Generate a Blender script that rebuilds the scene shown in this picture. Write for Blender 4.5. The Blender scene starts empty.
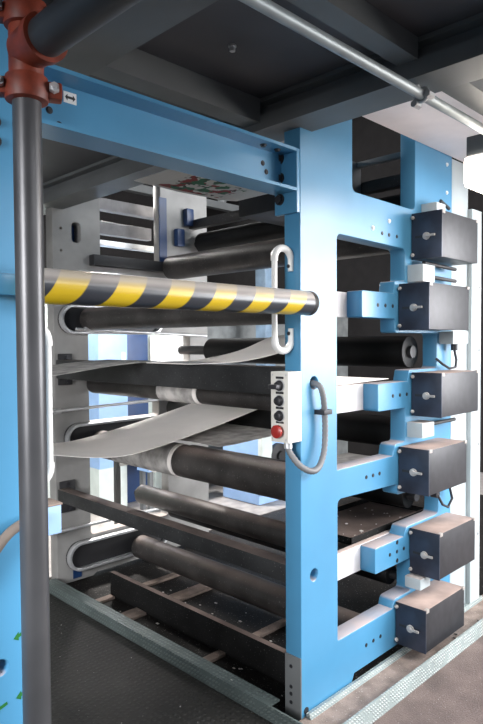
import bpy, bmesh, math, random
from mathutils import Vector, Matrix
random.seed(7)
S = bpy.context.scene
COL = S.collection
PI = math.pi

# ------------------------------------------------------------------ materials
def nodes(name):
    m = bpy.data.materials.new(name); m.use_nodes = True
    nt = m.node_tree
    return m, nt, nt.nodes['Principled BSDF']

def mixcol(nt, fac, a, b, mode='MIX'):
    n = nt.nodes.new('ShaderNodeMix'); n.data_type = 'RGBA'; n.blend_type = mode
    for i, v in ((0, fac), (6, a), (7, b)):
        if hasattr(v, 'is_output'): nt.links.new(v, n.inputs[i])
        elif i == 0: n.inputs[0].default_value = v
        else: n.inputs[i].default_value = (*v[:3], 1)
    return n.outputs[2]

def math_n(nt, op, a, b=None, clamp=False):
    n = nt.nodes.new('ShaderNodeMath'); n.operation = op; n.use_clamp = clamp
    for i, v in ((0, a), (1, b)):
        if v is None: continue
        if hasattr(v, 'is_output'): nt.links.new(v, n.inputs[i])
        else: n.inputs[i].default_value = v
    return n.outputs[0]

def noise(nt, scale, detail=3, coord='Object'):
    tc = nt.nodes.new('ShaderNodeTexCoord')
    n = nt.nodes.new('ShaderNodeTexNoise'); n.inputs['Scale'].default_value = scale
    n.inputs['Detail'].default_value = detail
    nt.links.new(tc.outputs[coord], n.inputs['Vector'])
    return n.outputs['Fac']

def ramp(nt, fac, lo, hi):
    n = nt.nodes.new('ShaderNodeMapRange'); n.clamp = True
    nt.links.new(fac, n.inputs[0]); n.inputs[1].default_value = lo; n.inputs[2].default_value = hi
    return n.outputs[0]

DUST = (.58, .43, .37)
def mat(name, col, rough=.5, metal=0.0, var=.12, scale=9, dust=0.0, dustcol=DUST, spec=.5, bump=0.0, bscale=60, speck=0.0, coat=0):
    """paint or metal with slight mottling; dust settles on faces that look up"""
    m, nt, p = nodes(name)
    c2 = tuple(max(0, x*(1-2*var)) for x in col); c1 = tuple(min(1, x*(1+var)) for x in col)
    c = mixcol(nt, ramp(nt, noise(nt, scale), .35, .65), c2, c1)
    r = rough
    if speck:
        c = mixcol(nt, math_n(nt, 'MULTIPLY', ramp(nt, noise(nt, 120, 2), .66, .72), speck), c, (.75, .7, .66))
    if dust:
        g = nt.nodes.new('ShaderNodeNewGeometry')
        sx = nt.nodes.new('ShaderNodeSeparateXYZ'); nt.links.new(g.outputs['Normal'], sx.inputs[0])
        up = ramp(nt, sx.outputs[2], .55, .95)
        nn = ramp(nt, noise(nt, 6, 5), .25, .6)
        f = math_n(nt, 'MULTIPLY', math_n(nt, 'MULTIPLY', up, dust), math_n(nt, 'ADD', math_n(nt, 'MULTIPLY', nn, .5), .5), True)
        c = mixcol(nt, f, c, dustcol)
        rr = math_n(nt, 'ADD', math_n(nt, 'MULTIPLY', f, .9-rough), rough)
        nt.links.new(rr, p.inputs['Roughness'])
        if metal:
            nt.links.new(math_n(nt, 'MULTIPLY', math_n(nt, 'SUBTRACT', 1.0, f), metal), p.inputs['Metallic'])
    else:
        p.inputs['Roughness'].default_value = r
    if not (dust and metal): p.inputs['Metallic'].default_value = metal
    nt.links.new(c, p.inputs['Base Color'])
    p.inputs['Specular IOR Level'].default_value = spec
    if coat: p.inputs['Coat Weight'].default_value = coat; p.inputs['Coat Roughness'].default_value = .15
    if bump:
        b = nt.nodes.new('ShaderNodeBump'); b.inputs['Strength'].default_value = bump
        b.inputs['Distance'].default_value = .01
        nt.links.new(noise(nt, bscale, 4), b.inputs['Height']); nt.links.new(b.outputs[0], p.inputs['Normal'])
    return m

def tread(name, col, rough, metal, lite, dustc=None, dustf=0.0, k=95.0, amp=1.0):
    """chequer plate: short raised bars at alternating angles"""
    m, nt, p = nodes(name)
    tc = nt.nodes.new('ShaderNodeTexCoord')
    sx = nt.nodes.new('ShaderNodeSeparateXYZ'); nt.links.new(tc.outputs['Object'], sx.inputs[0])
    # z joins in so that upright kerb faces carry the pattern too
    yy = math_n(nt, 'ADD', sx.outputs[1], sx.outputs[2]); xx = math_n(nt, 'ADD', sx.outputs[0], sx.outputs[2])
    a = math_n(nt, 'SINE', math_n(nt, 'MULTIPLY', xx, k)); b = math_n(nt, 'SINE', math_n(nt, 'MULTIPLY', yy, k))
    ab = math_n(nt, 'MULTIPLY', a, b)
    h = math_n(nt, 'MULTIPLY', ramp(nt, math_n(nt, 'ABSOLUTE', ab), .40, .75), ramp(nt, noise(nt, 26, 3), .38, .55))
    c = mixcol(nt, ramp(nt, noise(nt, 3, 5), .3, .7), tuple(x*.75 for x in col), tuple(x*1.2 for x in col))
    c = mixcol(nt, math_n(nt, 'MULTIPLY', h, .55), c, lite)
    if dustf:
        c = mixcol(nt, math_n(nt, 'MULTIPLY', ramp(nt, noise(nt, 2.2, 6), .25, .65), dustf), c, dustc)
    c = mixcol(nt, math_n(nt, 'MULTIPLY', ramp(nt, noise(nt, 45, 2), .73, .77), .8), c, (.75, .72, .68))
    nt.links.new(c, p.inputs['Base Color'])
    p.inputs['Roughness'].default_value = rough; p.inputs['Metallic'].default_value = metal
    bp = nt.nodes.new('ShaderNodeBump'); bp.inputs['Strength'].default_value = amp; bp.inputs['Distance'].default_value = .004
    nt.links.new(h, bp.inputs['Height']); nt.links.new(bp.outputs[0], p.inputs['Normal'])
    return m

def emit(name, col, s):
    m, nt, p = nodes(name)
    p.inputs['Base Color'].default_value = (*col, 1)
    p.inputs['Emission Color'].default_value = (*col, 1); p.inputs['Emission Strength'].default_value = s
    return m

M = {}
M['blue'] = mat('blue_machine_paint', (.072, .262, .45), .33, var=.04, scale=3, dust=.75, spec=.6)
M['blue_side'] = M['blue']
M['pale'] = mat('pale_grey_paint', (.46, .52, .54), .45, var=.05, scale=3, dust=.7)
M['white_strip'] = mat('pale_dusty_paint', (.72, .70, .71), .5, var=.05, dust=.9)
M['farplate'] = mat('bare_grey_frame', (.27, .265, .255), .5, var=.1, scale=5, dust=.5)
M['cover_front'] = mat('dark_blued_sheet_steel', (.045, .053, .078), .38, .35, var=.2, scale=7, dust=.8)
M['cover'] = mat('mottled_grey_sheet_steel', (.035, .035, .040), .45, .3, var=.1, scale=22, dust=.85)
M['lip'] = mat('pale_bent_steel_tab', (.42, .38, .35), .5, .1)
M['steel'] = mat('bright_steel', (.62, .63, .64), .4, .6, var=.1)
M['latch'] = mat('worn_latch_metal', (.50, .47, .44), .45, .15)
M['rail'] = mat('dull_grey_rail_paint', (.17, .17, .18), .6)
M['darksteel'] = mat('dark_bolt_steel', (.035, .035, .04), .45, .4)
M['black'] = mat('black_paint', (.02, .02, .022), .5)
M['beam'] = mat('dark_grey_girder_paint', (.15, .158, .16), .5, var=.08, scale=3)
M['deck'] = mat('dark_walkway_underside', (.10, .102, .112), .6, var=.1, scale=2)
M['soffit'] = mat('white_soffit_paint', (.88, .82, .83), .6, var=.02)
M['pipe'] = mat('grey_pipe_paint', (.085, .085, .09), .35, .4, var=.12, scale=4)
M['pipe_dark'] = mat('dark_grey_pipe_paint', (.03, .03, .033), .5, .0, var=.1)
M['red'] = mat('red_oxide_coupling_paint', (.19, .03, .012), .5, var=.2, scale=20)
M['galv'] = mat('galvanised_conduit', (.33, .37, .385), .45, .3, var=.08)
M['flex'] = mat('grey_flexible_conduit', (.17, .17, .175), .5, var=.1)
M['roller'] = mat('worn_rubber_roller', (.040, .036, .034), .42, .0, var=.2, scale=8, dust=.2, speck=.15)
M['roller_dk'] = mat('dark_rubber_roller', (.009, .009, .009), .45, var=.15, dust=.10, spec=.2)
M['bar'] = mat('dark_tie_bar_paint', (.024, .025, .026), .6, .0, spec=.3, var=.15, dust=.25, speck=.1)
M['black_beam'] = mat('dusty_black_channel', (.010, .010, .010), .7, spec=.15, var=.15, dust=.35, speck=.1)
M['paper'] = mat('grey_newsprint', (.80, .75, .71), .8, var=.05, scale=2.5)
M['paper_dim'] = mat('printed_newsprint', (.42, .40, .38), .8, var=.2, scale=14)
M['white'] = mat('white_paint', (.82, .82, .80), .35, var=.02)
M['panelface'] = mat('cream_control_panel_paint', (.74, .72, .66), .4, var=.03)
M['redbtn'] = mat('red_stop_button_plastic', (.42, .03, .025), .35)
M['floor'] = tread('dark_tread_plate', (.024, .023, .021), .65, .2, (.036, .034, .031), k=110)
M['floor_r'] = mat('dusty_grey_floor', (.145, .108, .098), .75, var=.16, scale=5, bump=.4, bscale=130, speck=.35)
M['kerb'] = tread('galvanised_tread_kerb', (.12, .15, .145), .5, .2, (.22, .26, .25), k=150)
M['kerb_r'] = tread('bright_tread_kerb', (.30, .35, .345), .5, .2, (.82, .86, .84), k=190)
M['ledge'] = mat('dust_covered_ledge', (.30, .23, .195), .85, var=.15, scale=12, bump=.5, bscale=160, speck=.4)
M['pit'] = mat('dark_oily_pit_floor', (.014, .012, .011), .6, var=.3, scale=4, speck=.3, spec=.25)
M['wall_pale'] = mat('pale_hall_wall', (.62, .68, .65), .8, var=.04)
M['wall_dark'] = mat('dark_hall_wall', (.02, .017, .017), .85, var=.1)
M['hallfloor'] = mat('pale_hall_floor', (.36, .335, .32), .6, var=.12)
M['ltblue'] = mat('light_blue_cabinet_paint', (.32, .50, .80), .45, var=.03)
M['dkblue'] = mat('dark_blue_door_paint', (.010, .038, .12), .4, var=.06)
M['greyblue'] = mat('grey_blue_cabinet_side', (.17, .25, .34), .5)
M['tube'] = emit('fluorescent_diffuser', (1.0, .90, .80), 7)
M['greentube'] = emit('distant_fluorescent_tube', (.75, 1.0, .85), 5)

# hazard tape wound round the guard tube: helix of yellow and black, glare from above painted grey on top
def hazard():
    m, nt, p = nodes('yellow_black_hazard_tape')
    tc = nt.nodes.new('ShaderNodeTexCoord')
    sx = nt.nodes.new('ShaderNodeSeparateXYZ'); nt.links.new(tc.outputs['Object'], sx.inputs[0])
    ang = math_n(nt, 'ARCTAN2', sx.outputs[2], sx.outputs[1])
    t = math_n(nt, 'ADD', math_n(nt, 'DIVIDE', sx.outputs[0], .185), math_n(nt, 'DIVIDE', ang, 2*PI))
    fr = math_n(nt, 'FRACT', math_n(nt, 'ADD', t, 20.62))
    f = ramp(nt, fr, .485, .515)
    f2 = ramp(nt, fr, .985, 1.0)
    c = mixcol(nt, f, (.62, .42, .012), (.03, .035, .045))
    c = mixcol(nt, f2, c, (.62, .42, .012))
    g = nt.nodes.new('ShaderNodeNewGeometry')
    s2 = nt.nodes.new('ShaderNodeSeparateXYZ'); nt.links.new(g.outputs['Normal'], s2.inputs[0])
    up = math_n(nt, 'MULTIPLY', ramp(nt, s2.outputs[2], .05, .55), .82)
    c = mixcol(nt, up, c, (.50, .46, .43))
    nt.links.new(c, p.inputs['Base Color']); p.inputs['Roughness'].default_value = .3
    return m
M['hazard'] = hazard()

def printed():
    m, nt, p = nodes('colour_printed_newsprint')
    n1 = noise(nt, 13, 2); n2 = noise(nt, 17, 2); n3 = noise(nt, 34, 2)
    c = mixcol(nt, ramp(nt, n1, .53, .56), (.66, .64, .60), (.30, .05, .05))
    c = mixcol(nt, ramp(nt, n2, .57, .60), c, (.04, .17, .09))
    c = mixcol(nt, ramp(nt, n3, .60, .63), c, (.07, .06, .06))
    tc = nt.nodes.new('ShaderNodeTexCoord'); sx = nt.nodes.new('ShaderNodeSeparateXYZ'); nt.links.new(tc.outputs['Object'], sx.inputs[0])
    ey = ramp(nt, math_n(nt, 'ABSOLUTE', math_n(nt, 'SUBTRACT', sx.outputs[1], .36)), .115, .12)
    ex = ramp(nt, math_n(nt, 'ABSOLUTE', math_n(nt, 'ADD', sx.outputs[0], .17)), .17, .175)
    c = mixcol(nt, math_n(nt, 'MAXIMUM', ex, ey), c, (.70, .67, .63))
    nt.links.new(c, p.inputs['Base Color']); p.inputs['Roughness'].default_value = .8
    return m
M['print'] = printed()

# ------------------------------------------------------------------ mesh helpers
class MB:
    def __init__(s): s.bm = bmesh.new()
    def box(s, x0, y0, z0, x1, y1, z1, bev=0.0, seg=2):
        b = bmesh.new()
        bmesh.ops.create_cube(b, size=1, matrix=Matrix.Translation(((x0+x1)/2, (y0+y1)/2, (z0+z1)/2)) @ Matrix.Diagonal((abs(x1-x0), abs(y1-y0), abs(z1-z0), 1)))
        if bev: bmesh.ops.bevel(b, geom=b.edges[:], offset=bev, segments=seg, affect='EDGES', profile=.6)
        s.join(b); return s
    def join(s, b):
        me = bpy.data.meshes.new('t'); b.to_mesh(me); b.free(); s.bm.from_mesh(me); bpy.data.meshes.remove(me)
    def tube(s, pts, r, seg=16, cap=True):
        pts = [Vector(p) for p in pts]; rs = r if isinstance(r, (list, tuple)) else [r]*len(pts)
        rings = []; up = None
        for i, p in enumerate(pts):
            t = ((pts[min(i+1, len(pts)-1)]-p).normalized() + (p-pts[max(i-1, 0)]).normalized())
            if t.length < 1e-6: t = pts[min(i+1, len(pts)-1)]-pts[max(i-1, 0)]
            t.normalize()
            if up is None:
                up = Vector((0, 0, 1)) if abs(t.z) < .9 else Vector((1, 0, 0))
            u = (up - t*up.dot(t)).normalized(); v = t.cross(u); up = u
            rings.append([s.bm.verts.new(p + (u*math.cos(2*PI*k/seg)+v*math.sin(2*PI*k/seg))*rs[i]) for k in range(seg)])
        for a, b in zip(rings, rings[1:]):
            for k in range(seg): s.bm.faces.new((a[k], a[(k+1) % seg], b[(k+1) % seg], b[k]))
        if cap: s.bm.faces.new(rings[0][::-1]); s.bm.faces.new(rings[-1])
        return s
    def cyl(s, a, b, r, seg=20): return s.tube([a, b], r, seg)
    def lathe(s, a, d, prof, seg=28):
        """prof = [(distance along d, radius)]"""
        a = Vector(a); d = Vector(d).normalized()
        u = d.orthogonal().normalized(); v = d.cross(u); rings = []
        for t, r in prof:
            rings.append([s.bm.verts.new(a+d*t+(u*math.cos(2*PI*k/seg)+v*math.sin(2*PI*k/seg))*max(r, 1e-4)) for k in range(seg)])
        for A, B in zip(rings, rings[1:]):
            for k in range(seg): s.bm.faces.new((A[k], A[(k+1) % seg], B[(k+1) % seg], B[k]))
        s.bm.faces.new(rings[0][::-1]); s.bm.faces.new(rings[-1]); return s
    def prism(s, poly, y0, y1):
        """poly of (x, z), pushed from y0 to y1"""
        A = [s.bm.verts.new((x, y0, z)) for x, z in poly]; B = [s.bm.verts.new((x, y1, z)) for x, z in poly]
        s.bm.faces.new(A); s.bm.faces.new(B[::-1]); n = len(poly)
        for k in range(n): s.bm.faces.new((A[k], B[k], B[(k+1) % n], A[(k+1) % n]))
        return s
    def extr(s, poly, axis, a, b):
        """poly in the two other axes (cyclic order), pushed along axis from a to b"""
        def P(u, v, w): return {'x': (w, u, v), 'y': (v, w, u), 'z': (u, v, w)}[axis]
        A = [s.bm.verts.new(P(u, v, a)) for u, v in poly]; B = [s.bm.verts.new(P(u, v, b)) for u, v in poly]
        s.bm.faces.new(A); s.bm.faces.new(B[::-1]); n = len(poly)
        for k in range(n): s.bm.faces.new((A[k], B[k], B[(k+1) % n], A[(k+1) % n]))
        return s
    def sheet(s, prof, y0, y1, th=.003, ny=10, sag=0):
        """a paper web: profile of (x, z) drawn across y0..y1 with a real thickness"""
        n = len(prof); top = []; bot = []
        for j in range(ny+1):
            y = y0+(y1-y0)*j/ny; w = sag*math.sin(PI*j/ny)
            top.append([s.bm.verts.new((x, y, z+th/2-w)) for x, z in prof]); bot.append([s.bm.verts.new((x, y, z-th/2-w)) for x, z in prof])
        for j in range(ny):
            for i in range(n-1):
                s.bm.faces.new((top[j][i], top[j][i+1], top[j+1][i+1], top[j+1][i])); s.bm.faces.new((bot[j][i], bot[j+1][i], bot[j+1][i+1], bot[j][i+1]))
        for i in range(n-1):
            s.bm.faces.new((top[0][i], bot[0][i], bot[0][i+1], top[0][i+1])); s.bm.faces.new((top[ny][i], top[ny][i+1], bot[ny][i+1], bot[ny][i]))
        for j in range(ny):
            s.bm.faces.new((top[j][0], top[j+1][0], bot[j+1][0], bot[j][0])); s.bm.faces.new((top[j][-1], bot[j][-1], bot[j+1][-1], top[j+1][-1]))
        return s

ORG = {}
def obj(name, mb, m, parent=None, smooth=True, ang=35, org=None):
    o3 = ORG.get(parent, Vector((0, 0, 0))) if parent is not None else Vector(org or (0, 0, 0))
    if isinstance(mb, MB):
        bmesh.ops.recalc_face_normals(mb.bm, faces=mb.bm.faces)
        bmesh.ops.translate(mb.bm, verts=mb.bm.verts, vec=-o3)
        me = bpy.data.meshes.new(name); mb.bm.to_mesh(me); mb.bm.free()
    else:
        me = mb; me.name = name; me.transform(Matrix.Translation(-o3))
    if smooth:
        me.polygons.foreach_set('use_smooth', [True]*len(me.polygons)); me.set_sharp_from_angle(angle=math.radians(ang))
    me.materials.clear(); me.materials.append(m)
    o = bpy.data.objects.new(name, me); COL.objects.link(o)
    if parent is not None: o.parent = parent
    else: o.location = o3
    ORG[o] = o3
    return o
def tag(o, label, cat, group=None):
    o['label'] = label; o['category'] = cat
    if group: o['group'] = group
    return o
def thing(name, label, cat, loc=(0, 0, 0), group=None):
    o = bpy.data.objects.new(name, None); COL.objects.link(o); o.empty_display_size = .1
    o.location = loc; ORG[o] = Vector(loc)
    return tag(o, label, cat, group)
def struct(name, mb, m, **k):
    o = obj(name, mb, m, **k); o['kind'] = 'structure'; return o
def copy_tree(o, parent=None):
    c = o.copy(); COL.objects.link(c); c.parent = parent
    for ch in list(o.children): copy_tree(ch, c)
    return c

def rounded(poly, r):
    """round the corners of a polygon of (x, z) or (x, z, radius)"""
    out = []; n = len(poly)
    for i in range(n):
        p = Vector(poly[i][:2]); a = Vector(poly[i-1][:2]); b = Vector(poly[(i+1) % n][:2])
        rr = poly[i][2] if len(poly[i]) > 2 else r
        da, db = (a-p), (b-p); rr = min(rr, da.length*.45, db.length*.45)
        if rr < 1e-4: out.append(p); continue
        p0 = p+da.normalized()*rr; p1 = p+db.normalized()*rr
        for k in range(6):
            t = k/5; out.append(p0*(1-t)**2+p*2*t*(1-t)+p1*t*t)
    return out
def plate(outer, holes, y0, t, bev=.003):
    """a thick plate standing in the xz plane, its front at y0, with holes cut through"""
    cu = bpy.data.curves.new('plate', 'CURVE'); cu.dimensions = '2D'; cu.fill_mode = 'BOTH'
    cu.extrude = t/2-bev; cu.bevel_depth = bev; cu.bevel_resolution = 1; cu.offset = -bev
    for poly in [outer]+holes:
        sp = cu.splines.new('POLY'); sp.points.add(len(poly)-1); sp.use_cyclic_u = True
        for q, p in zip(sp.points, poly): q.co = (p[0], p[1], 0, 1)
    tmp = bpy.data.objects.new('tmp', cu); COL.objects.link(tmp)
    me = bpy.data.meshes.new_from_object(tmp.evaluated_get(bpy.context.evaluated_depsgraph_get()))
    bpy.data.objects.remove(tmp); bpy.data.curves.remove(cu)
    me.transform(Matrix(((1, 0, 0, 0), (0, 0, -1, y0+t/2), (0, 1, 0, 0), (0, 0, 0, 1))))
    return me
def spl0(pts, n=24):
    out = []
    for k in range(n+1):
        u = k/n*(len(pts)-1); i = min(int(u), len(pts)-2); t = u-i
        p0 = Vector(pts[max(i-1, 0)]); p1 = Vector(pts[i]); p2 = Vector(pts[i+1]); p3 = Vector(pts[min(i+2, len(pts)-1)])
        out.append(.5*((2*p1)+(p2-p0)*t+(2*p0-5*p1+4*p2-p3)*t*t+(3*p1-p0-3*p2+p3)*t**3))
    return out
M['hose'] = mat('dusty_tan_hose', (.20, .165, .14), .85, var=.2)
def circ(x, z, r, n=24): return [Vector((x+r*math.cos(2*PI*k/n), z+r*math.sin(2*PI*k/n))) for k in range(n)]
def bolt(mb, p, d, r=.011, h=.009):
    p = Vector(p); d = Vector(d).normalized()
    mb.tube([p-d*.002, p+d*h*.3], r*1.35, 14); mb.tube([p, p+d*h], r, 6)

T = .083     # thickness of the tower side frames
YF = 2.0     # inner face of the far frame

# ------------------------------------------------------------------ the setting
struct('floor', MB().box(-3.2, -2.6, -.06, -.082, 2.6, 0), M['floor'])
struct('floor', MB().box(-.082, -2.6, -.06, 4.2, -.212, 0), M['floor_r'])
struct('floor', MB().box(-.082, -.212, -.06, 4.2, 2.2, -.012), M['pit'])
struct('floor', MB().box(-.08, 2.2, -.06, 7, 7, -.005).box(4.2, -2.6, -.06, 7, 2.2, -.005).box(-3.2, 2.6, -.06, -.08, 7, -.005), M['hallfloor'])
struct('wall_back', MB().box(-3.2, 3.42, 0, 2.15, 3.5, 2.05), M['wall_pale'])
M['wall_grey'] = mat('grey_hall_wall', (.17, .18, .18), .8)
struct('wall_back', MB().box(2.15, 3.42, 0, 7, 3.5, 2.05), M['wall_grey'])
struct('wall_hall', MB().box(-3.2, 7, 0, 7, 7.1, 5), M['wall_dark'])
struct('wall_right', MB().box(5.2, -2.6, 0, 5.3, 7, 5), M['wall_dark'])
struct('ceiling', MB().box(-3.2, .2, 4.6, 7, 7.1, 4.7), M['wall_dark'])
# underside of the walkway above the aisle, and the white soffit right of the tower
struct('ceiling', MB().box(-3.2, -1.75, 2.525, .0, 2.95, 2.56), M['deck'])
struct('ceiling', MB().box(.07, -.545, 2.55, 2.6, -.004, 2.58), M['soffit'])
struct('ceiling', MB().box(.0, -1.75, 2.53, 2.6, -.66, 2.56), M['deck'])

# kerbs (toe plates)
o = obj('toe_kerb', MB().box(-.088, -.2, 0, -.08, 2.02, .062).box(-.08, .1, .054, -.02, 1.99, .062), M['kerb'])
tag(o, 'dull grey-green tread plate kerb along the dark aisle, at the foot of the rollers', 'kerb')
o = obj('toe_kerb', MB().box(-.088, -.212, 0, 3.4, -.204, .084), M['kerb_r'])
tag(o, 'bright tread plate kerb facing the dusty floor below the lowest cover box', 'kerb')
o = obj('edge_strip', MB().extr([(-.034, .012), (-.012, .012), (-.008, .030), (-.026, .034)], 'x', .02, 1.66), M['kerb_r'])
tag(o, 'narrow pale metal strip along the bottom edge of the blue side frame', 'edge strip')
o = obj('dusty_ledge', MB().box(-.08, -.204, -.02, 3.4, -.001, .012), M['ledge'])
tag(o, 'dust-covered ledge between the blue side frame and the bright kerb', 'ledge')
# crumbs of paper and dust on the ledge
mb = MB()
for k in range(110):
    x = random.uniform(.75, 1.65); y = -.2+abs(random.gauss(0, .03)); r = random.uniform(.003, .010)
    bmesh.ops.create_icosphere(mb.bm, subdivisions=1, radius=r, matrix=Matrix.Translation((x, min(y, -.04), .012+r*.5)) @ Matrix.Diagonal((1, 1.3, .6, 1)))
o = obj('debris', mb, M['roller']); o['kind'] = 'stuff'; tag(o, 'dark crumbs of debris on the dusty ledge under the lowest cover box', 'debris')

# ------------------------------------------------------------------ near side frame of the tower
W1 = rounded([(.36, 2.21), (.902, 2.206), (.902, 2.72), (.36, 2.72)], .03)
WA = rounded([(.246, 2.012), (.246, .997, .0), (.70, .997, .0), (.715, 1.052, .02), (.811, 1.052, .02), (.811, 1.222, .0), (.567, 1.222, .012), (.567, 1.352, .008), (.835, 1.352, .0), (.85, 1.408, .012), (1.137, 1.408), (1.137, 1.592), (.715, 1.592, .02), (.715, 1.66, .012), (.434, 1.66, .012), (.434, 1.782, .008), (.700, 1.782, .0), (.712, 1.842, .01), (.807, 1.845, .02), (.807, 2.004)], .03)
WB = rounded([(.250, .868), (.250, .248, .01), (.70, .248, .0), (.715, .29, .02), (.874, .29, .02), (.874, .456, .01), (.543, .458, .012), (.543, .580, .008), (.80, .580, .0), (.83, .624, .012), (1.16, .624), (1.16, .79), (.737, .80, .02), (.737, .853, .015)], .03)
OUT = [(0, 0), (.345, 0), (.375, .055), (1.30, .055), (1.30, 4.2), (0, 4.2)]  # unseen top carried higher to stop light coming over the frame
OUT = [Vector(p) for p in OUT]
HOLES = [circ(.087, 1.382, .027), circ(.085, .584, .026)]
fr = thing('machine_upright', 'tall light blue steel side frame with stepped openings, facing the right-hand aisle', 'machine frame', (.6, .04, 0))
obj('frame_plate', plate(OUT, [W1, WA, WB]+HOLES, 0, T), M['blue'], fr, ang=25)
# cross bars behind the three short arms
for x0, z0, x1, z1 in ((.10, 1.662, .95, 1.777), (.10, 1.225, 1.0, 1.350), (.10, .458, 1.0, .582)):
    o = obj('cross_bar', MB().box(x0, T-.001, z0, x1, T+.03, z1, .003), M['white_strip'], fr); o['label'] = 'dusty off-white cross bar'
for x0, zc in ((.434, 1.72), (.567, 1.288), (.543, .52)):
    for k in range(3):
        w = MB(); bolt(w, (x0+.13+k*.065, 0, zc), (0, -1, 0), .007, .003); obj('bolt', w, M['darksteel'], fr)
for zz in (.475, .565):
    w = MB(); bolt(w, (.74, 0, zz), (0, -1, 0), .008, .003); obj('bolt', w, M['darksteel'], fr)
for zc, xs in ((.93, (.47, .525, .58)), (.15, (.47, .53, .59)), (2.055, (.60, .66, .73))):
    for xx in xs:
        w = MB(); bolt(w, (xx, 0, zc), (0, -1, 0), .007, .003); obj('bolt', w, M['darksteel'], fr)
for xx, zz in ((.52, 2.07), (.66, 2.12), (1.24, 2.35), (1.24, 2.5)):
    w = MB(); bolt(w, (xx, 0, zz), (0, -1, 0), .008, .006); obj('bolt', w, M['white'], fr)
fp = obj('foot_plate', MB().box(-.006, -.002, 0, .0, T, .262, .002), M['beam'], fr); fp['label'] = 'dark grey foot plate'
for zz in (.215, .13, .1, .065):
    w = MB(); bolt(w, (-.006, .05, zz), (-1, 0, 0), .006, .004); obj('bolt', w, M['darksteel'], fp)
w = MB().cyl((.03, .0, .035), (.03, -.003, .035), .014, 16); obj('plug', w, M['darksteel'], fr)

# pale end column
ec = thing('end_column', 'pale grey-white steel column at the right end of the blue side frame', 'column', (1.48, .04, 0))
obj('column_plate', MB().box(1.302, .0, .012, 1.50, T, 2.545, .003), M['pale'], ec)
obj('column_edge', MB().box(1.50, -.025, .012, 1.625, T, 2.30, .004), M['pale'], ec)
for zz in (2.1, 1.86, 1.5, .95, .42):
    w = MB(); bolt(w, (1.60, -.025, zz), (0, -1, 0), .008, .006); obj('bolt', w, M['steel'], ec)

# ------------------------------------------------------------------ the six cover boxes
def cover(x0, x1, z0, z1, label, stained=False):
    t = thing('cover_box', label, 'cover box', (x0, -.08, z0), 'sheet steel covers bolted to the blue side frame')
    y0 = -.162
    o = obj('shell', MB().box(x0+.006, y0, z0, x1-.012, -.001, z1, .003), M['cover'], t)
    o = obj('end_lip', MB().box(x1-.014, y0+.012, z0+.008, x1, -.001, z1-.018, .002), M['cover'], t)
    f = obj('front_panel', MB().box(x0, y0-.002, z0-.002, x0+.007, -.004, z1+.002, .0015), M['cover_front'], t); f['label'] = 'smooth dark front panel'
    zc = (z0+z1)/2-.005; yc = -.085
    s = obj('slot', MB().box(x0-.001, yc+.015, zc-.006, x0+.002, yc+.062, zc+.006), M['black'], f)
    k = MB(); k.lathe((x0, yc, zc), (-1, 0, 0), [(0, .018), (.008, .018), (.009, .011), (.016, .011), (.017, .008)])
    kn = obj('latch', k, M['latch'], t); kn['label'] = 'steel turn latch'
    obj('latch_lever', MB().box(x0-.018, yc-.050, zc-.005, x0-.008, yc, zc+.006, .002), M['latch'], kn)
    for zz in (z0+.02, z1-.02):
        w = MB(); w.lathe((x0-.002, -.012, zz), (-1, 0, 0), [(0, .009), (.008, .009), (.011, .005)], 14); h = obj('hinge_screw', w, M['latch'], t)
    for q in ((x0+.007, z1),):
        c = obj('corner_tab', MB().box(q[0], y0-.003, q[1]-.014, q[0]+.026, y0+.012, q[1]+.003, .001), M['lip'], t); c['label'] = 'pale bent corner tab'
    c = obj('corner_tab', MB().box(x1-.034, y0-.003, z1-.012, x1-.012, y0+.012, z1+.003, .001), M['lip'], t)
    return t
cover(.863, 1.275, 1.957, 2.180, 'dark steel cover box, topmost of the six on the blue side frame')
cover(.742, 1.175, 1.606, 1.826, 'mottled grey steel cover box second from the top, beside the topmost short blue arm')
cover(.868, 1.293, 1.180, 1.394, 'grey steel cover box third from the top, with rounded ledge on its left')
cover(.745, 1.158, .820, 1.036, 'dark steel cover box fourth from the top, beside the level of the hanging grey conduit')
cover(.853, 1.265, .388, .612, 'dark steel cover box second from the bottom, dusty on top')
cover(.721, 1.142, .074, .277, 'black steel cover box lowest of the six, standing just above the dusty ledge')

# small air valves and cables between the covers
def valve(x, z, w, h, rods, label, lever=False, g='air valves between the covers'):
    t = thing('air_valve', label, 'valve', (x, -.03, z), g)
    obj('valve_body', MB().box(x, -.085, z, x+w, .001, z+h, .004), M['pale'], t)
    for (ax, az, bx, bz) in rods:
        q = obj('rod', MB().tube([(ax, -.05, az), (bx, -.045, bz)], .010, 12), M['black'], t); q['label'] = 'black rod'
    if lever: obj('lever', MB().tube([(x+.05, -.075, z+h), (x+.07, -.07, z+h+.015), (x+.20, -.05, z+h)], .009, 10), M['black'], t)
    return t
valve(.83, 1.842, .12, .085, [(.90, 1.94, 1.25, 1.935), (.945, 1.875, 1.25, 1.872)], 'white valve block with two black rods below the topmost cover box')
valve(.965, 2.181, .095, .065, [], 'white valve block with black lever on top of the topmost cover box', True)
valve(.83, 1.075, .12, .075, [(.945, 1.13, 1.25, 1.128)], 'white valve block with one black rod below the third cover box')
valve(.815, .325, .10, .055, [], 'white valve block without rods just above the lowest cover box')
t = thing('sensor', 'pale sensor block with a looped black cable under the second cover box', 'sensor', (1.2, -.03, 1.53), 'sensors with looped cables')
obj('sensor_body', MB().box(1.16, -.08, 1.535, 1.34, .001, 1.603, .005), M['pale'], t)
obj('plug', MB().cyl((1.255, -.04, 1.537), (1.255, -.04, 1.50), .018), M['darksteel'], t)
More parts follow.
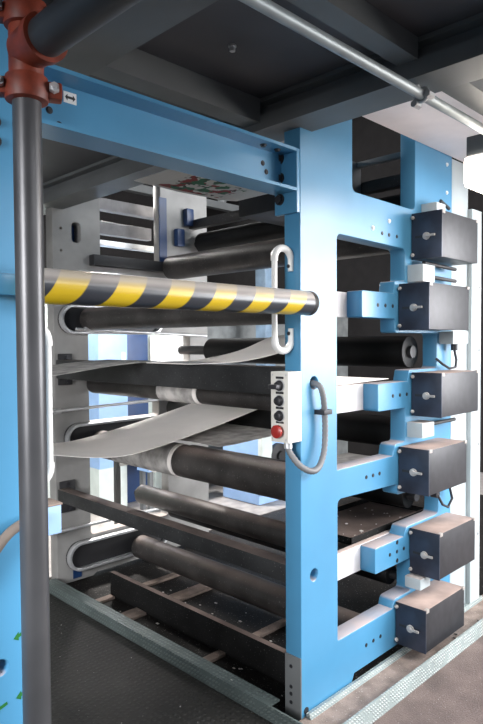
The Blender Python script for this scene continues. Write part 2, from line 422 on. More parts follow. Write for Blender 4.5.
obj('cable', MB().tube([(1.255, -.04, 1.505), (1.27, -.045, 1.45), (1.25, -.05, 1.41), (1.19, -.045, 1.405), (1.14, -.03, 1.43), (1.125, .0, 1.46)], .007, 10), M['darksteel'], t)
t = thing('sensor', 'looped black cable on a small plug below the fourth cover box', 'sensor', (1.1, -.03, .73), 'sensors with looped cables')
obj('plug', MB().cyl((1.09, .002, .745), (1.09, -.035, .745), .02), M['darksteel'], t)
obj('cable', MB().tube([(1.09, -.03, .745), (1.11, -.05, .69), (1.17, -.05, .665), (1.23, -.045, .70), (1.22, -.03, .78), (1.20, -.02, .815)], .007, 10), M['darksteel'], t)

# ------------------------------------------------------------------ far side frame
ff = thing('machine_upright', 'bare grey far side frame seen behind the rollers', 'machine frame', (.6, YF+.04, 0))
OUT2 = [Vector(p) for p in ((0, 0), (.26, 0), (.29, .02), (1.30, .02), (1.30, 2.80), (0, 2.80))]
W1f = rounded([(.345, 2.09), (.85, 2.09), (.85, 2.72), (.345, 2.72)], .03)
W3f = rounded([(.246, 1.62), (.246, 1.40), (1.12, 1.40), (1.12, 1.62)], .03)
W4f = rounded([(.246, 1.30), (.246, 1.03), (.82, 1.03), (.82, 1.30)], .02)
W5f = rounded([(.246, .845), (.246, .28), (.90, .28), (.90, .845)], .03)
W6f = rounded([(.246, .07), (.246, .02, 0), (.80, .02, 0), (.80, .07)], .005)
SLT = rounded([(.135, 2.20), (.20, 2.20), (.20, 2.33), (.135, 2.33)], .03)
obj('frame_plate', plate(OUT2, [W1f, W3f, W4f, W5f, SLT, circ(.06, 2.14, .009, 12), circ(.06, 2.28, .009, 12)], YF, T), M['farplate'], ff, ang=25)
o = obj('blue_panel', MB().box(.10, YF+T, 2.1, .24, YF+T+.02, 2.4), M['dkblue'], ff); o['label'] = 'dark blue panel behind the slot'
o = obj('blue_tag', MB().box(.11, YF-.006, .02, .17, YF, .075), M['dkblue'], ff); o['label'] = 'small dark blue tag'
for xx, zz in ((1.06, 2.42), (.97, 2.26)):
    o = obj('blue_clip', MB().box(xx, YF-.05, zz, xx+.07, YF, zz+.13, .012), M['dkblue'], ff); o['label'] = 'dark blue clip'
obj('jamb_strip', MB().box(.835, YF-.01, 2.10, .90, YF, 2.60), M['dkblue'], ff)['label'] = 'dark blue strip'

# stadium-shaped roller guides on the inside of the far frame
def guide(x0, zc, r, ln, label):
    t = thing('roller_guide', label, 'guide rail', (x0+r, YF-.03, zc), 'stadium-shaped roller guides on the far frame')
    def stad(rr, n=14):
        p = [Vector((x0+r+rr*math.cos(PI/2+PI*k/n), zc+rr*math.sin(PI/2+PI*k/n))) for k in range(n+1)]
        p += [Vector((x0+r+ln+rr*math.cos(-PI/2+PI*k/n), zc+rr*math.sin(-PI/2+PI*k/n))) for k in range(n+1)]
        return p
    obj('back_plate', plate(stad(r), [], YF-.014, .014, .001), M['black'], t)
    q = obj('rim', plate(stad(r), [stad(r*.80)], YF-.05, .05, .004), M['steel'], t); q['label'] = 'bright steel rim'
guide(.028, 1.705, .095, .62, 'steel-rimmed slot guide behind the striped bar, uppermost of three')
guide(.058, .940, .090, .62, 'steel-rimmed slot guide half hidden by the sagging paper web')
guide(.060, .165, .094, .62, 'steel-rimmed slot guide lowest on the far frame, near the pit floor')

# ------------------------------------------------------------------ rollers
def roller(x, z, r, label, y0=.13, y1=1.94, m='roller', sleeve=None, group='rollers across the printing tower'):
    t = thing('press_roller', label, 'roller', (x, y0, z), group)
    obj('core', MB().lathe((x, y0, z), (0, 1, 0), [(0, r*.97), (.003, r), (y1-y0-.003, r), (y1-y0, r*.97)], 40), M[m], t)
    for a, b in ((T-.002, y0+.004), (y1-.004, YF+.002)):
        obj('journal', MB().lathe((x, a, z), (0, 1, 0), [(0, r*.38), (b-a, r*.38)], 20), M['black'], t)
    for a, b in sleeve or []:
        s = obj('paper_sleeve', MB().lathe((x, a, z), (0, 1, 0), [(0, r+.003), (b-a, r+.003)], 40), M['paper_dim'], t); s['label'] = 'newsprint wrapped round the roller'
        w = obj('sleeve_edge', MB().lathe((x, a-.02, z), (0, 1, 0), [(0, r+.004), (.03, r+.004)], 40), M['paper'], s)
    return t
roller(.22, 1.705, .073, 'grey-brown roller directly under the yellow and black bar')
roller(.30, .885, .090, 'thick worn roller partly wrapped in newsprint, below the sagging paper web', sleeve=[(1.12, 1.72)])
roller(.62, .495, .066, 'slim roller between the thick worn roller and the square dark bar')
roller(.60, .130, .078, 'lowest roller, just above the pit floor and long dark channel')
roller(.25, 1.285, .060, 'slim roller just under the upper square bar, with a short newsprint wrap', sleeve=[(.88, 1.2)])
roller(1.20, 2.300, .078, 'upper dark roller beneath the printed sheet', m='roller_dk')
roller(.90, 2.090, .085, 'dark roller second from the top, right above the striped bar', y1=1.94)
roller(1.035, 1.495, .085, 'black roller seen through the opening left of the second and third cover boxes', y1=1.66, y0=.10, m='roller_dk')
roller(.92, 1.078, .080, 'black roller seen through the opening above the fourth cover box level', y0=.10, m='roller_dk')
roller(1.08, .715, .070, 'black roller seen through the opening beside the fifth cover box', m='roller_dk')
roller(.90, .330, .055, 'black roller seen through the lowest opening of the blue frame', m='roller_dk')

# square bars and channels across the tower
def tie(name, x0, z0, x1, z1, y0, y1, m, label, br=None, grp='bars across the printing tower'):
    t = thing(name, label, 'bar', ((x0+x1)/2, y0, z0), grp)
    obj('bar_body', MB().box(x0, y0, z0, x1, y1, z1, .005), M[m], t)
    if br:
        bx0, bz0, bx1, bz1 = br
        b = obj('bracket', MB().box(bx0, YF-.022, bz0, bx1, YF, bz1, .006), M['black'], t); b['label'] = 'black end bracket'
        for zz in (bz0+.025, bz1-.025):
            w = MB(); bolt(w, ((bx0+bx1)/2+.01, YF-.022, zz), (0, -1, 0), .013, .012); obj('bolt', w, M['darksteel'], b)
    return t
tie('tie_bar', .0, 1.330, .085, 1.447, T, YF-.02, 'bar', 'square dark bar level with the top of the control panel', (.022, 1.285, .115, 1.485))
tie('tie_bar', .0, .550, .075, .628, T, YF-.02, 'bar', 'square dark bar running below the slim lower roller', (.02, .47, .125, .67))
tie('floor_channel', .17, -.012, .205, .138, T, 1.66, 'black_beam', 'long black channel lying along the pit floor', None)
tie('tie_bar', 1.12, 2.405, 1.18, 2.470, T, YF, 'roller', 'thin brown bar under the printed sheet near the blue beam end')
# cross members on the pit floor; far two paled to stand for light patches
for y, w_, x1, lab in ((1.60, .05, .9, 'flat pale cross member on the pit floor, beyond the end of the channel'), (1.28, .10, 1.0, 'wide pale cross member on the pit floor, under the lowest roller'), (.62, .05, 1.1, 'dusty cross member on the pit floor nearest the blue frame')):
    tag(obj('cross_member', MB().box(-.02, y, -.012, .165, y+w_, .004, .002).box(.21, y, -.012, x1, y+w_, .004, .002), M['ledge']), lab, 'cross member', 'cross members on the pit floor')
t = thing('light_block', 'dark light-blocking panel with thin braces added inside the tower, seen through the top opening', 'light block', (.75, .45, 2.2))  # panel added to keep light off the far frame and darken the opening
obj('panel', MB().box(.37, .45, 2.20, 1.10, .72, 2.57, .01), M['black'], t)
for a_, b_ in (((.42, 2.44), (1.02, 2.24)), ((.42, 2.26), (1.05, 2.36))): obj('brace', MB().tube([(a_[0], .44, a_[1]), (b_[0], .44, b_[1])], .012, 10), M['beam'], t)
for xx in (.372, 1.06): obj('bracket', MB().box(xx, T-.001, 2.54, xx+.035, .46, 2.57, .003), M['beam'], t)
t = thing('drip_tray', 'shallow black tray with white crumbs, seen through the opening beside the fifth cover box', 'tray', (.8, .12, .58))
obj('tray_base', MB().box(.52, .118, .575, 1.26, .50, .583, .002), M['black_beam'], t)
for a_, b_ in (((.52, .118), (1.26, .126)), ((.52, .492), (1.26, .50)), ((.52, .118), (.528, .50)), ((1.252, .118), (1.26, .50))): obj('tray_rim', MB().box(a_[0], a_[1], .578, b_[0], b_[1], .612), M['black_beam'], t)
for xx in (.52, 1.20): obj('tray_bracket', MB().box(xx+.03, T-.001, .56, xx+.06, .13, .577), M['black'], t)
mb = MB()
for k in range(26):
    x = random.uniform(.55, 1.2); y = random.uniform(.15, .46); r_ = random.uniform(.003, .009)
    bmesh.ops.create_icosphere(mb.bm, subdivisions=1, radius=r_, matrix=Matrix.Translation((x, y, .583+r_*.3)) @ Matrix.Diagonal((1.2, 1, .4, 1)))
o = obj('crumbs', mb, M['paper'], t); o['kind'] = 'stuff'; o['label'] = 'white crumbs'
# bits of torn paper
mb = MB()
for k in range(60):
    x = random.uniform(-.05, .6); y = random.uniform(.15, 1.5); s_ = random.uniform(.003, .009); a = random.uniform(0, 3)
    if .155 < x < .215: x += .08
    for f in (1,):
        v = [mb.bm.verts.new((x+s_*math.cos(a+q*PI/2), y+s_*1.6*math.sin(a+q*PI/2), -.0115)) for q in range(4)]
        v2 = [mb.bm.verts.new((p.co.x, p.co.y, -.010)) for p in v]
        mb.bm.faces.new(v2); mb.bm.faces.new(v[::-1])
        for q in range(4): mb.bm.faces.new((v[q], v[(q+1) % 4], v2[(q+1) % 4], v2[q]))
o = obj('paper_scraps', mb, M['paper'], smooth=False); o['kind'] = 'stuff'; tag(o, 'tiny torn paper scraps scattered on the dark pit floor', 'paper scraps')

# thin horizontal rods along the far frame
def rod(x0, z0, x1, z1, y, label):
    t = thing('guard_rod', label, 'rod', (x0, y, z0), 'thin steel rods along the far frame')
    obj('rod_body', MB().cyl((x0, y, z0), (x1, y, z1), .010, 12), M['steel'], t)
    obj('coupling', MB().cyl((x0+.06, y, z0), (x0+.10, y, z0), .016, 12), M['steel'], t)
    for xx in (x0+.08,): obj('standoff', MB().cyl((xx, y, z0), (xx, YF+.002, z0), .009, 10), M['steel'], t)
rod(-.10, 1.128, .95, 1.150, 1.93, 'thin steel rod between upper square bar and the sagging paper web')
rod(-.14, .375, .75, .365, 1.93, 'thin steel rod crossing below the lower square bar')
rod(.10, 1.640, 1.2, 1.60, 1.90, 'thin steel rod just below the uppermost slot guide')

# ------------------------------------------------------------------ paper webs
def spl(pts, n=40):
    out = []
    for k in range(n+1):
        u = k/n*(len(pts)-1); i = min(int(u), len(pts)-2); t = u-i
        p0 = Vector(pts[max(i-1, 0)]); p1 = Vector(pts[i]); p2 = Vector(pts[i+1]); p3 = Vector(pts[min(i+2, len(pts)-1)])
        out.append(.5*((2*p1)+(p2-p0)*t+(2*p0-5*p1+4*p2-p3)*t*t+(3*p1-p0-3*p2+p3)*t**3))
    return out
o = obj('paper_web', MB().sheet(spl([(-1.16, 1.24), (-.85, 1.12), (-.55, 1.044), (-.25, .992), (0, 1.000), (.45, 1.072), (.93, 1.165), (1.28, 1.215), (1.75, 1.245), (2.3, 1.26)]), 1.0, 1.6), M['paper'], ang=80)
tag(o, 'broad white paper web sagging across the tower below the square bar', 'paper web', 'paper webs')
o = obj('paper_web', MB().sheet(spl([(-1.16, 1.35), (-.56, 1.40), (-.20, 1.44), (.04, 1.453), (.085, 1.4535)]), 1.02, 1.5), M['paper_dim'], ang=80)
tag(o, 'thin greyish paper web running over the upper square bar', 'paper web', 'paper webs')
o = obj('paper_web', MB().sheet(spl([(.30, .999), (.46, 1.000), (.92, 1.022), (1.25, 1.06)]), .8, 1.5), M['paper_dim'], ang=80)
tag(o, 'short grey web just under the right end of the sagging white web', 'paper web', 'paper webs')
o = obj('paper_web', MB().sheet(spl([(-.06, 1.450), (.09, 1.452), (.3, 1.458), (.6, 1.502), (.86, 1.578), (.97, 1.592)]), .60, .95), M['paper'], ang=80)
tag(o, 'pinkish paper web climbing to the right behind the grab handle', 'paper web', 'paper webs')
o = obj('printed_sheet', MB().sheet([(-.44, 2.205), (-.2, 2.20), (.05, 2.205), (.14, 2.215)], .22, .50, .003), M['print'], ang=80)
tag(o, 'colour printed sheet seen from below, under the blue beam', 'printed sheet')

# ------------------------------------------------------------------ blue beam over the aisle
bb = thing('aisle_beam', 'blue steel channel beam spanning the aisle from left post to side frame', 'beam', (-.6, .06, 2.148))
obj('beam_body', MB().extr([(.0, 2.148), (.115, 2.148), (.115, 2.315), (.0, 2.315), (.0, 2.303), (.081, 2.303), (.081, 2.160), (.0, 2.160)], 'x', -1.138, -.02), M['blue'], bb, smooth=False)
ep = obj('end_plate', MB().box(-.02, .0, 2.065, -.001, .117, 2.315, .003), M['blue'], bb)
for zz in (2.290, 2.212, 2.126):
    w = MB(); bolt(w, (-.02, .088, zz), (-1, 0, 0), .017, .016); obj('bolt', w, M['darksteel'], ep)
for xx in (-.09, -.17):
    w = MB(); bolt(w, (xx, .04, 2.303), (0, 0, -1), .010, .008); obj('bolt', w, M['darksteel'], bb)
for xx, zz in ((-.13, 2.25), (-.11, 2.22), (-1.0, 2.185), (-1.03, 2.22), (-1.01, 2.265)):
    w = MB(); bolt(w, (xx, .081, zz), (0, -1, 0), .008, .004); obj('bolt', w, M['darksteel'], bb)
st = obj('arrow_sticker', MB().box(-.985, .079, 2.256, -.943, .0815, 2.288), M['white'], bb); st['label'] = 'white sticker with a black double arrow'
mb = MB(); mb.prism([((x_+1.0245)*.78-.964, (z_-2.249)*.78+2.272) for x_, z_ in ((-1.046, 2.249), (-1.036, 2.261), (-1.036, 2.2535), (-1.013, 2.2535), (-1.013, 2.261), (-1.003, 2.249), (-1.013, 2.237), (-1.013, 2.2445), (-1.036, 2.2445), (-1.036, 2.237))], .078, .0795)
obj('arrow_mark', mb, M['black'], st, smooth=False)

# left post (side frame of the neighbouring unit)
lp = thing('side_post', 'bright blue side frame post of the neighbouring unit at the left edge', 'machine frame', (-1.4, .04, 0))
OUTL = [Vector(p) for p in ((-2.2, 0), (-1.14, 0), (-1.14, 2.8), (-2.2, 2.8))]
WL = rounded([(-1.90, 1.05), (-1.242, 1.05, .09), (-1.242, 2.05), (-1.90, 2.05)], .03)
obj('frame_plate', plate(OUTL, [WL, circ(-1.237, .70, .022)], 0, T), M['blue'], lp, ang=25)
M['green'] = mat('green_marker_ink', (.01, .13, .02), .6)
for xx, zz in ((-1.180, .770), (-1.176, .608), (-1.235, .595)):
    mb = MB(); mb.prism([(xx-.020, zz-.005), (xx-.006, zz+.010), (xx-.006, zz+.004), (xx+.014, zz+.010), (xx+.016, zz+.002), (xx-.006, zz-.005), (xx-.006, zz-.013)], -.0012, .0005)
    a = obj('arrow_mark', mb, M['green'], lp, smooth=False); a['label'] = 'small green arrow'
o = obj('bar_mount', MB().box(-1.25, -.03, 1.675, -1.15, .002, 1.73, .004), M['blue'], lp)
for zz in (2.07, 2.12):
    w = MB(); bolt(w, (-1.225, 0, zz), (0, -1, 0), .012, .010); obj('bolt', w, M['darksteel'], lp)

t = thing('dusty_hose', 'dust-covered hose curving across the blue post at the left edge', 'hose', (-1.2, -.02, 1.0))
obj('hose', MB().tube(spl0([(-1.33, -.02, .93), (-1.27, -.022, 1.00), (-1.22, -.022, 1.055), (-1.17, -.022, 1.078), (-1.13, -.018, 1.08)]), .013, 12), M['hose'], t)
obj('hose_clip', MB().box(-1.262, -.03, .995, -1.245, .001, 1.02, .003), M['black'], t)

# small blue box behind the pipe
t = thing('junction_box', 'small light blue box with dusty top, half hidden behind the grey pipe', 'box', (-1.12, .04, 1.015))
obj('box_body', MB().box(-1.163, .0, 1.018, -1.055, .07, 1.098, .003), M['ltblue'], t)
obj('lid', MB().box(-1.164, -.003, 1.098, -1.052, .073, 1.104, .002), M['ledge'], t)

# ------------------------------------------------------------------ hazard guard bar
gb = thing('guard_bar', 'tubular guard bar with yellow and black hazard stripes across the aisle', 'guard bar', (-.55, -.07, 1.70))
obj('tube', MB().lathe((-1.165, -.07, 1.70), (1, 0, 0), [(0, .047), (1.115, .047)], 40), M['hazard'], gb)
e = obj('end_cap', MB().lathe((-.051, -.07, 1.70), (1, 0, 0), [(0, .0475), (.022, .0475), (.032, .040), (.034, .02)], 36), M['bar'], gb); e['label'] = 'dark rounded end cap'
obj('mount', MB().box(-.03, -.04, 1.675, -.0, .03, 1.725), M['blue'], gb)

# ------------------------------------------------------------------ grab handles
def handle(pts, side, label):
    """side: direction of the bends towards the frame edge"""
    (x, y, z0, z1) = pts
    t = thing('grab_handle', label, 'handle', (x, y, z0), 'white grab handles')
    d = Vector(side); R = d.length/2; u = d.normalized()
    obj('grip', MB().cyl((x, y, z0), (x, y, z1), .0115, 20), M['white'], t)
    for zc, sg in ((z1, 1), (z0, -1)):
        path = [Vector((x, y, zc-sg*.012)), Vector((x, y, zc))]
        for k in range(1, 13):
            a = PI*k/12; path.append(Vector((x, y, zc))+u*(R-R*math.cos(a))+Vector((0, 0, sg*R*math.sin(a))))
        path.append(path[-1]-Vector((0, 0, sg*.05)))
        b = obj('bend', MB().tube(path, [.0145, .0145]+[.0145]*10+[.0135, .012, .011][:len(path)-12], 18), M['white'], t)
        e = path[-1]
        w = MB(); bolt(w, e+Vector((0, 0, sg*.02))-u*.012, -u, .006, .004); obj('screw', w, M['darksteel'], b)
handle((-.085, .062, 1.555, 1.885), (.078, -.018, 0), 'white grab handle on the front edge of the blue side frame')
handle((-1.066, .045, 1.20, 1.555), (-.088, 0, 0), 'white grab handle behind the grey vertical pipe')

# ------------------------------------------------------------------ control panel and conduit
cp = thing('control_panel', 'cream control box with three dark knobs and a red stop button', 'control panel', (-.04, .04, 1.15))
obj('housing', MB().box(-.083, -.006, 1.152, -.0005, .086, 1.433, .003), M['panelface'], cp)
for k, zz in enumerate((1.378, 1.318, 1.258)):
    w = MB(); w.lathe((-.082, .038, zz), (-1, 0, 0), [(0, .021), (.006, .021), (.007, .017), (.02, .016), (.022, .012)], 24)
    kn = obj('knob', w, M['darksteel'], cp)
    c = obj('knob_ring', MB().lathe((-.082, .038, zz), (-1, 0, 0), [(0, .025), (.004, .025)], 24), M['steel'], kn)
    if k == 0: obj('knob_grip', MB().box(-.128, .018, zz-.012, -.10, .062, zz+.006, .005), M['darksteel'], kn)
    obj('legend_plate', MB().box(-.0845, .018, zz+.027, -.082, .058, zz+.036), M['black'], cp)
w = MB(); w.lathe((-.082, .038, 1.197), (-1, 0, 0), [(0, .014), (.015, .014), (.016, .026), (.026, .026), (.031, .018)], 28)
b = obj('stop_button', w, M['redbtn'], cp); b['label'] = 'red mushroom stop button'
obj('legend_plate', MB().box(-.0845, .018, 1.228, -.082, .058, 1.236), M['black'], cp)
for yy in (.006, .076):
    for zz in (1.165, 1.42):
        w = MB(); bolt(w, (-.083, yy, zz), (-1, 0, 0), .003, .002); obj('screw', w, M['steel'], cp)
fc = thing('flexible_conduit', 'grey ribbed conduit looping from the control box into the blue frame', 'conduit', (0, -.03, 1.1))
path = spl([(-.045, .03, 1.15), (-.045, .02, 1.11), (-.03, -.02, 1.06), (.01, -.045, 1.035), (.06, -.045, 1.045), (.10, -.04, 1.10), (.115, -.035, 1.18), (.112, -.035, 1.26), (.100, -.035, 1.335), (.088, -.02, 1.375), (.087, .05, 1.382)], 84)
obj('hose', MB().tube(path, [.0138 if k % 2 else .0112 for k in range(len(path))], 14), M['flex'], fc, ang=80)
g = obj('gland', MB().cyl((-.045, .03, 1.152), (-.045, .027, 1.125), .017, 12), M['steel'], fc)
obj('clamp', MB().box(.088, -.052, 1.252, .142, -.046, 1.272, .002).box(.125, -.05, 1.252, .142, .001, 1.272, .002).box(.088, -.05, 1.252, .096, .001, 1.272, .002), M['darksteel'], fc)

# ------------------------------------------------------------------ fire main at the left: pipe, tee, couplings
PX, PY, PR = -1.216, -.16, .0335
t = thing('fire_pipe', 'tall grey steel pipe standing in front of the blue post', 'pipe', (PX, PY, 0))
obj('pipe_body', MB().cyl((PX, PY, 0), (PX, PY, 2.155), PR, 40), M['pipe'], t)
obj('floor_flange', MB().lathe((PX, PY, 0), (0, 0, 1), [(0, .075), (.012, .075), (.014, .046), (.03, .046)]), M['pipe'], t)
ZT = 2.245
t = thing('pipe_tee', 'red tee fitting joining the grey pipe and its dark branch', 'pipe fitting', (PX, PY, 2.2))
mb = MB(); mb.lathe((PX, PY, 2.165), (0, 0, 1), [(0, .037), (.02, .040), (.13, .040), (.15, .037)], 36)
mb.lathe((PX, PY, ZT), (0, -1, 0), [(0, .048), (.06, .050), (.075, .055), (.10, .055)], 36)
obj('tee_body', mb, M['red'], t)
obj('raised_mark', MB().box(PX-.004, PY-.054, 2.205, PX+.004, PY-.036, 2.24, .002), M['lip'], t)
def coupling(zc, label, ang):
    t = thing('pipe_coupling', label, 'pipe coupling', (PX, PY, zc), 'red grooved pipe couplings')
    obj('ring', MB().lathe((PX, PY, zc-.03), (0, 0, 1), [(0, .040), (.003, .049), (.018, .052), (.042, .052), (.057, .049), (.06, .040)], 36), M['red'], t)
    for s in (-1, 1):
        dx, dy = math.cos(ang)*s, math.sin(ang)*s
        mb = MB(); mb.box(-.026, -.019, -.02, .026, .019, .02, .006)
        bmesh.ops.transform(mb.bm, verts=mb.bm.verts, matrix=Matrix.Translation((PX+dx*.055, PY+dy*.055, zc)) @ Matrix.Rotation(ang, 4, 'Z'))
        e = obj('bolt_ear', mb, M['red'], t)
        nx, ny = -dy*s, dx*s
        if nx*(-1)+ny*(-1) < 0: nx, ny = -nx, -ny
        w = MB(); c = Vector((PX+dx*.062, PY+dy*.062, zc)); d = Vector((nx, ny, .15))
        w.tube([c-d*.03, c+d*.038], .007, 10); w.tube([c+d*.018, c+d*.03], .013, 6)
        q = obj('bolt', w, M['steel'], e); q['label'] = 'bright steel bolt'
coupling(2.155, 'red pipe coupling with two bright bolts under the tee', math.radians(-26))
coupling(2.328, 'red pipe coupling above the tee at the top left corner', math.radians(-26))
t = thing('branch_pipe', 'dark branch pipe running from the red tee up over the aisle', 'pipe', (PX, PY-.1, ZT))
obj('pipe_body', MB().cyl((PX, PY-.09, ZT), (PX, -1.75, ZT), .0445, 36), M['pipe_dark'], t)
t = thing('riser_pipe', 'short dark pipe rising from the upper red coupling into the walkway', 'pipe', (PX, PY, 2.4))
obj('pipe_body', MB().cyl((PX, PY, 2.31), (PX, PY, 2.526), PR, 36), M['pipe_dark'], t)

# ------------------------------------------------------------------ walkway girders overhead
def girder(label, mb, loc): tag(obj('walkway_girder', mb, M['beam'], org=loc, smooth=False), label, 'girder', 'dark girders under the walkway')
gC = [(-.09, 2.40), (.075, 2.40), (.075, 2.412), (.0, 2.42), (.0, 2.50), (.075, 2.51), (.075, 2.524), (-.09, 2.524), (-.09, 2.508), (-.05, 2.505), (-.05, 2.462), (-.09, 2.458)]
mb = MB()
A = [mb.bm.verts.new((x, -1.75, z)) for x, z in gC]; B = [mb.bm.verts.new((x, 2.9, z)) for x, z in gC]
mb.bm.faces.new(A); mb.bm.faces.new(B[::-1])
for k in range(len(gC)): mb.bm.faces.new((A[k], B[k], B[(k+1) % len(gC)], A[(k+1) % len(gC)]))
girder('long dark girder crossing above the blue side frame corner', mb, (0, 0, 2.4))
girder('greenish grey girder face just above and behind the blue beam', MB().box(-.86, .13, 2.43, -.09, .22, 2.524), (-.5, .13, 2.43))
girder('dark girder at upper left beside the dark branch pipe', MB().box(-.985, -1.75, 2.40, -.845, .23, 2.524), (-.9, 0, 2.4))
girder('dark girder crossing the aisle near the top right, above the thin conduit', MB().box(-.845, -.562, 2.455, -.088, -.487, 2.524), (-.5, -.6, 2.4))
girder('girder warmly lit by the lamp at the upper right edge', MB().box(.075, -.655, 2.40, 2.6, -.56, 2.52), (.5, -.6, 2.4))
w = MB(); bolt(w, (-.475, -.106, 2.525), (0, 0, -1), .010, .02)
tag(obj('ceiling_bolt', w, M['steel'], org=(-.475, -.106, 2.525)), 'single small bolt hanging from the dark walkway underside', 'bolt')

# galvanised conduit with clamp
t = thing('conduit_pipe', 'thin galvanised conduit running diagonally under the walkway girders', 'conduit', (-.3, -.548, 2.36))
obj('pipe_body', MB().cyl((-1.7, -.548, 2.36), (2.4, -.548, 2.36), .017, 24), M['galv'], t)
c = obj('clamp', MB().tube([(-.035, -.548+.021*math.cos(a*PI/8), 2.36+.021*math.sin(a*PI/8)) for a in range(17)], .006, 8), M['steel'], t)
obj('clamp_bolt', MB().cyl((-.03, -.525, 2.34), (-.03, -.525, 2.402), .008, 10).cyl((-.05, -.572, 2.355), (-.015, -.572, 2.355), .012, 6).cyl((-.05, -.525, 2.335), (-.015, -.525, 2.335), .012, 6), M['steel'], c)

# ------------------------------------------------------------------ lamp on the right
t = thing('ceiling_lamp', 'hanging fluorescent lamp glowing white at the right edge', 'lamp', (.82, -.4, 2.24))
obj('housing', MB().box(.565, -1.7, 2.31, .80, -.42, 2.392, .006), M['beam'], t)
d = obj('diffuser', MB().box(.555, -1.71, 2.185, .81, -.41, 2.31, .02), M['tube'], t); d['label'] = 'glowing white diffuser'
for yy in (-.7, -1.5): obj('hanger', MB().cyl((.69, yy, 2.39), (.69, yy, 2.531), .006, 8), M['steel'], t)

# ------------------------------------------------------------------ the hall beyond
t = thing('wall_cabinet', 'light blue cabinet standing behind the far frame on the pale plinth', 'cabinet', (1.2, 3.3, 0))
obj('cabinet_body', MB().box(1.055, 3.18, .42, 1.365, 3.42, 1.9, .005), M['ltblue'], t)
obj('plinth', MB().box(1.06, 3.2, 0, 1.36, 3.42, .42), M['wall_pale'], t)
s = obj('switch', MB().box(1.30, 3.172, 1.36, 1.345, 3.182, 1.46, .004), M['white'], t); s['label'] = 'small white switch plate'
t = thing('blue_door', 'dark blue door in the pale wall beyond the rollers', 'door', (1.55, 3.4, 0))
obj('door_leaf', MB().box(1.38, 3.385, .0, 1.75, 3.42, 2.0, .003), M['dkblue'], t)
t = thing('equipment_case', 'white equipment case with grey-blue side beyond the rollers', 'case', (1.9, 3.3, 0))
obj('case_body', MB().box(1.79, 3.17, 1.33, 2.05, 3.419, 1.62, .02), M['white'], t)
obj('case_side', MB().box(2.05, 3.19, 1.35, 2.13, 3.419, 1.60, .01), M['greyblue'], t)
obj('stand', MB().box(1.85, 3.2, 0, 2.0, 3.42, 1.33), M['wall_pale'], t)
t = thing('work_table', 'low pale table with a blue edge behind the far frame', 'table', (1.5, 2.8, 0))
obj('tabletop', MB().box(1.42, 2.95, .47, 2.2, 3.15, .50, .004), M['hallfloor'], t)
obj('apron', MB().box(1.43, 2.96, .37, 2.19, 3.14, .47), M['ltblue'], t)
for xx in (1.45, 2.13):
    for yy in (2.97, 3.09): obj('leg', MB().box(xx, yy, -.006, xx+.04, yy+.04, .37), M['beam'], t)
t = thing('post', 'slim grey post standing behind the lower square bar', 'post', (.80, 2.5, 0))
obj('post_body', MB().box(.78, 2.5, -.006, .82, 2.54, .85, .003), M['beam'], t)
obj('jointed_arm', MB().tube([(.80, 2.48, .60), (.93, 2.47, .60), (1.13, 2.46, .50)], .013, 10), M['white'], t)['label'] = 'white jointed arm'
t = thing('machine_unit', 'blue machine unit with dark gears far behind the lower rollers', 'machine', (2.6, 2.9, 0))
obj('unit_body', MB().box(2.3, 2.4, .0, 3.0, 2.9, .75, .01), M['ltblue'], t)
obj('gear', MB().lathe((2.55, 2.4, .45), (0, -1, 0), [(0, .12), (.04, .12), (.05, .05), (.08, .05)], 24), M['black'], t)
obj('guard', MB().box(2.3, 2.36, .1, 2.45, 2.42, .7, .01), M['wall_pale'], t)
t = thing('background_frame', 'blue frame post of a further unit behind the rollers, near the grab handle', 'machine frame', (2.9, 3.0, 0))
obj('post_body', MB().box(3.0, 2.95, 0, 3.16, 3.1, 2.6, .005), M['greyblue'], t)
t = thing('rear_rail', 'white and grey horizontal rails seen through the top opening of the far frame', 'rail', (.6, 2.3, 2.1))
obj('upper_rail', MB().box(.30, 2.22, 2.50, 1.05, 2.30, 2.58, .004), M['rail'], t)
obj('side_rail', MB().box(.30, 2.20, 2.24, 1.05, 2.26, 2.28, .004), M['steel'], t)
obj('middle_rail', MB().box(.30, 2.24, 2.33, .95, 2.30, 2.42, .004), M['rail'], t)
obj('stile', MB().box(.28, 2.20, .0, .33, 2.30, 2.62, .004), M['beam'], t)
t = thing('sensor_bar', 'long black bar on the far frame just above the striped bar', 'bar', (.6, 1.98, 2.08))
obj('bar_body', MB().box(.26, 1.94, 2.06, .86, 2.0, 2.13, .004), M['black'], t)
# strip lights and truss high in the hall
for (x, y, lab) in ((5.6, 3.35, 'short green-white strip light seen through the top opening, left one'), (6.3, 3.4, 'green-white strip light seen through the top opening, right one')):
    t = thing('strip_light', lab, 'lamp', (x, y, 4.45), 'strip lights in the dark hall roof')
    obj('tube', MB().box(x-.22, y-.03, 4.40, x+.22, y+.03, 4.44, .01), M['greentube'], t)
    obj('housing', MB().box(x-.24, y-.06, 4.44, x+.24, y+.06, 4.602), M['beam'], t)
t = thing('roof_truss', 'grey roof truss in the dark hall, seen through the top opening', 'truss', (4, 5, 4.2))
mb = MB()
for zz in (3.5, 4.2): mb.box(-1, 5.0, zz, 5.19, 5.1, zz+.1)
for k in range(8): mb.tube([(k*.75-.9, 5.05, 3.55), (k*.75-.5, 5.05, 4.25)], .03, 8); mb.tube([(k*.75-.5, 5.05, 4.25), (k*.75-.15, 5.05, 3.55)], .03, 8)
obj('lattice', mb, M['beam'], t)

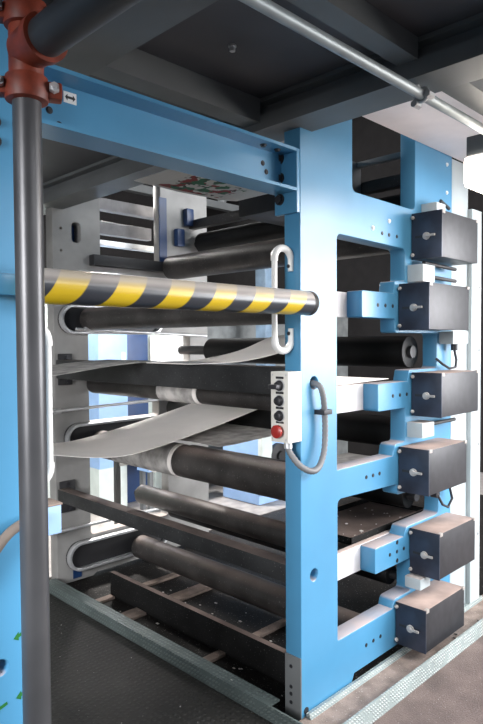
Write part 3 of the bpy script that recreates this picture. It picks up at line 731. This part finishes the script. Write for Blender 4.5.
# ------------------------------------------------------------------ light
def area(name, loc, rot, sx, sy, e, col=(1, 1, 1)):
    l = bpy.data.lights.new(name, 'AREA'); l.shape = 'RECTANGLE'; l.size = sx; l.size_y = sy; l.energy = e; l.color = col
    o = bpy.data.objects.new(name, l); COL.objects.link(o); o.location = loc; o.rotation_euler = rot; return o
R = math.radians
def aim(loc, to): return (Vector(to)-Vector(loc)).to_track_quat('-Z', 'Y').to_euler()
p = (1.6, -4.2, 4.1); area('high_window_daylight', p, aim(p, (.0, 0, 1.0)), 6.5, 1.6, 340, (.96, .98, 1.0))
p = (6.0, -3.9, 1.95); area('side_window_daylight', p, (R(90), 0, 0), 7.0, 2.3, 680, (.98, .98, 1.0))
p = (-4.0, -.6, 1.8); l = area('aisle_fill', p, aim(p, (.3, 1.3, .7)), 1.6, 1.4, 18, (.98, .98, 1.0)); l.data.spread = R(52)  # unseen fill added at the left for frame edges and webs, narrow beam
p = (2.6, 5.6, 4.2); area('hall_daylight', p, aim(p, (1.8, 3.2, .5)), 4.0, 2.0, 75, (.97, 1, 1))
p = (1.0, 3.15, 3.0); area('rear_fill', p, aim(p, (.3, 1.2, .3)), (.5), .5, 150, (1, .96, .92))  # unseen light added behind the far frame to brighten webs and rollers
sp = bpy.data.lights.new('patch_fill_spot', 'SPOT'); sp.energy = 22; sp.spot_size = R(30); sp.spot_blend = .4; sp.shadow_soft_size = .05; sp.color = (1, .93, .88)  # unseen spot added to throw light patches on rollers and pit floor
so = bpy.data.objects.new('patch_fill_spot', sp); COL.objects.link(so); so.location = (1.05, 3.05, 1.35); so.rotation_euler = aim((1.05, 3.05, 1.35), (.2, 1.45, 0))
w = bpy.data.worlds.new('World'); S.world = w; w.use_nodes = True
w.node_tree.nodes['Background'].inputs[0].default_value = (.75, .85, 1, 1)
w.node_tree.nodes['Background'].inputs[1].default_value = .08

# ------------------------------------------------------------------ camera
cam = bpy.data.cameras.new('camera'); co = bpy.data.objects.new('camera', cam); COL.objects.link(co)
pitch, roll, yaw = R(1.8255), R(-.3321), R(45.1106)
cy, sy = math.cos(yaw), math.sin(yaw)
fw = Vector((sy*math.cos(pitch), cy*math.cos(pitch), -math.sin(pitch))); rt = Vector((cy, -sy, 0)); up = rt.cross(fw)
r2 = rt*math.cos(roll)+up*math.sin(roll); u2 = -rt*math.sin(roll)+up*math.cos(roll)
mw = Matrix((r2, u2, -fw)).transposed().to_4x4(); mw.translation = Vector((-1.909, -1.568, 1.55)); co.matrix_world = mw
cam.sensor_fit = 'VERTICAL'; cam.sensor_height = 36; cam.lens = 614.2/724*36; cam.clip_start = .02
S.camera = co
vs = S.view_settings; vs.view_transform = 'Standard'; vs.look = 'None'; vs.gamma = 1; vs.exposure = .72; vs.use_curve_mapping = False
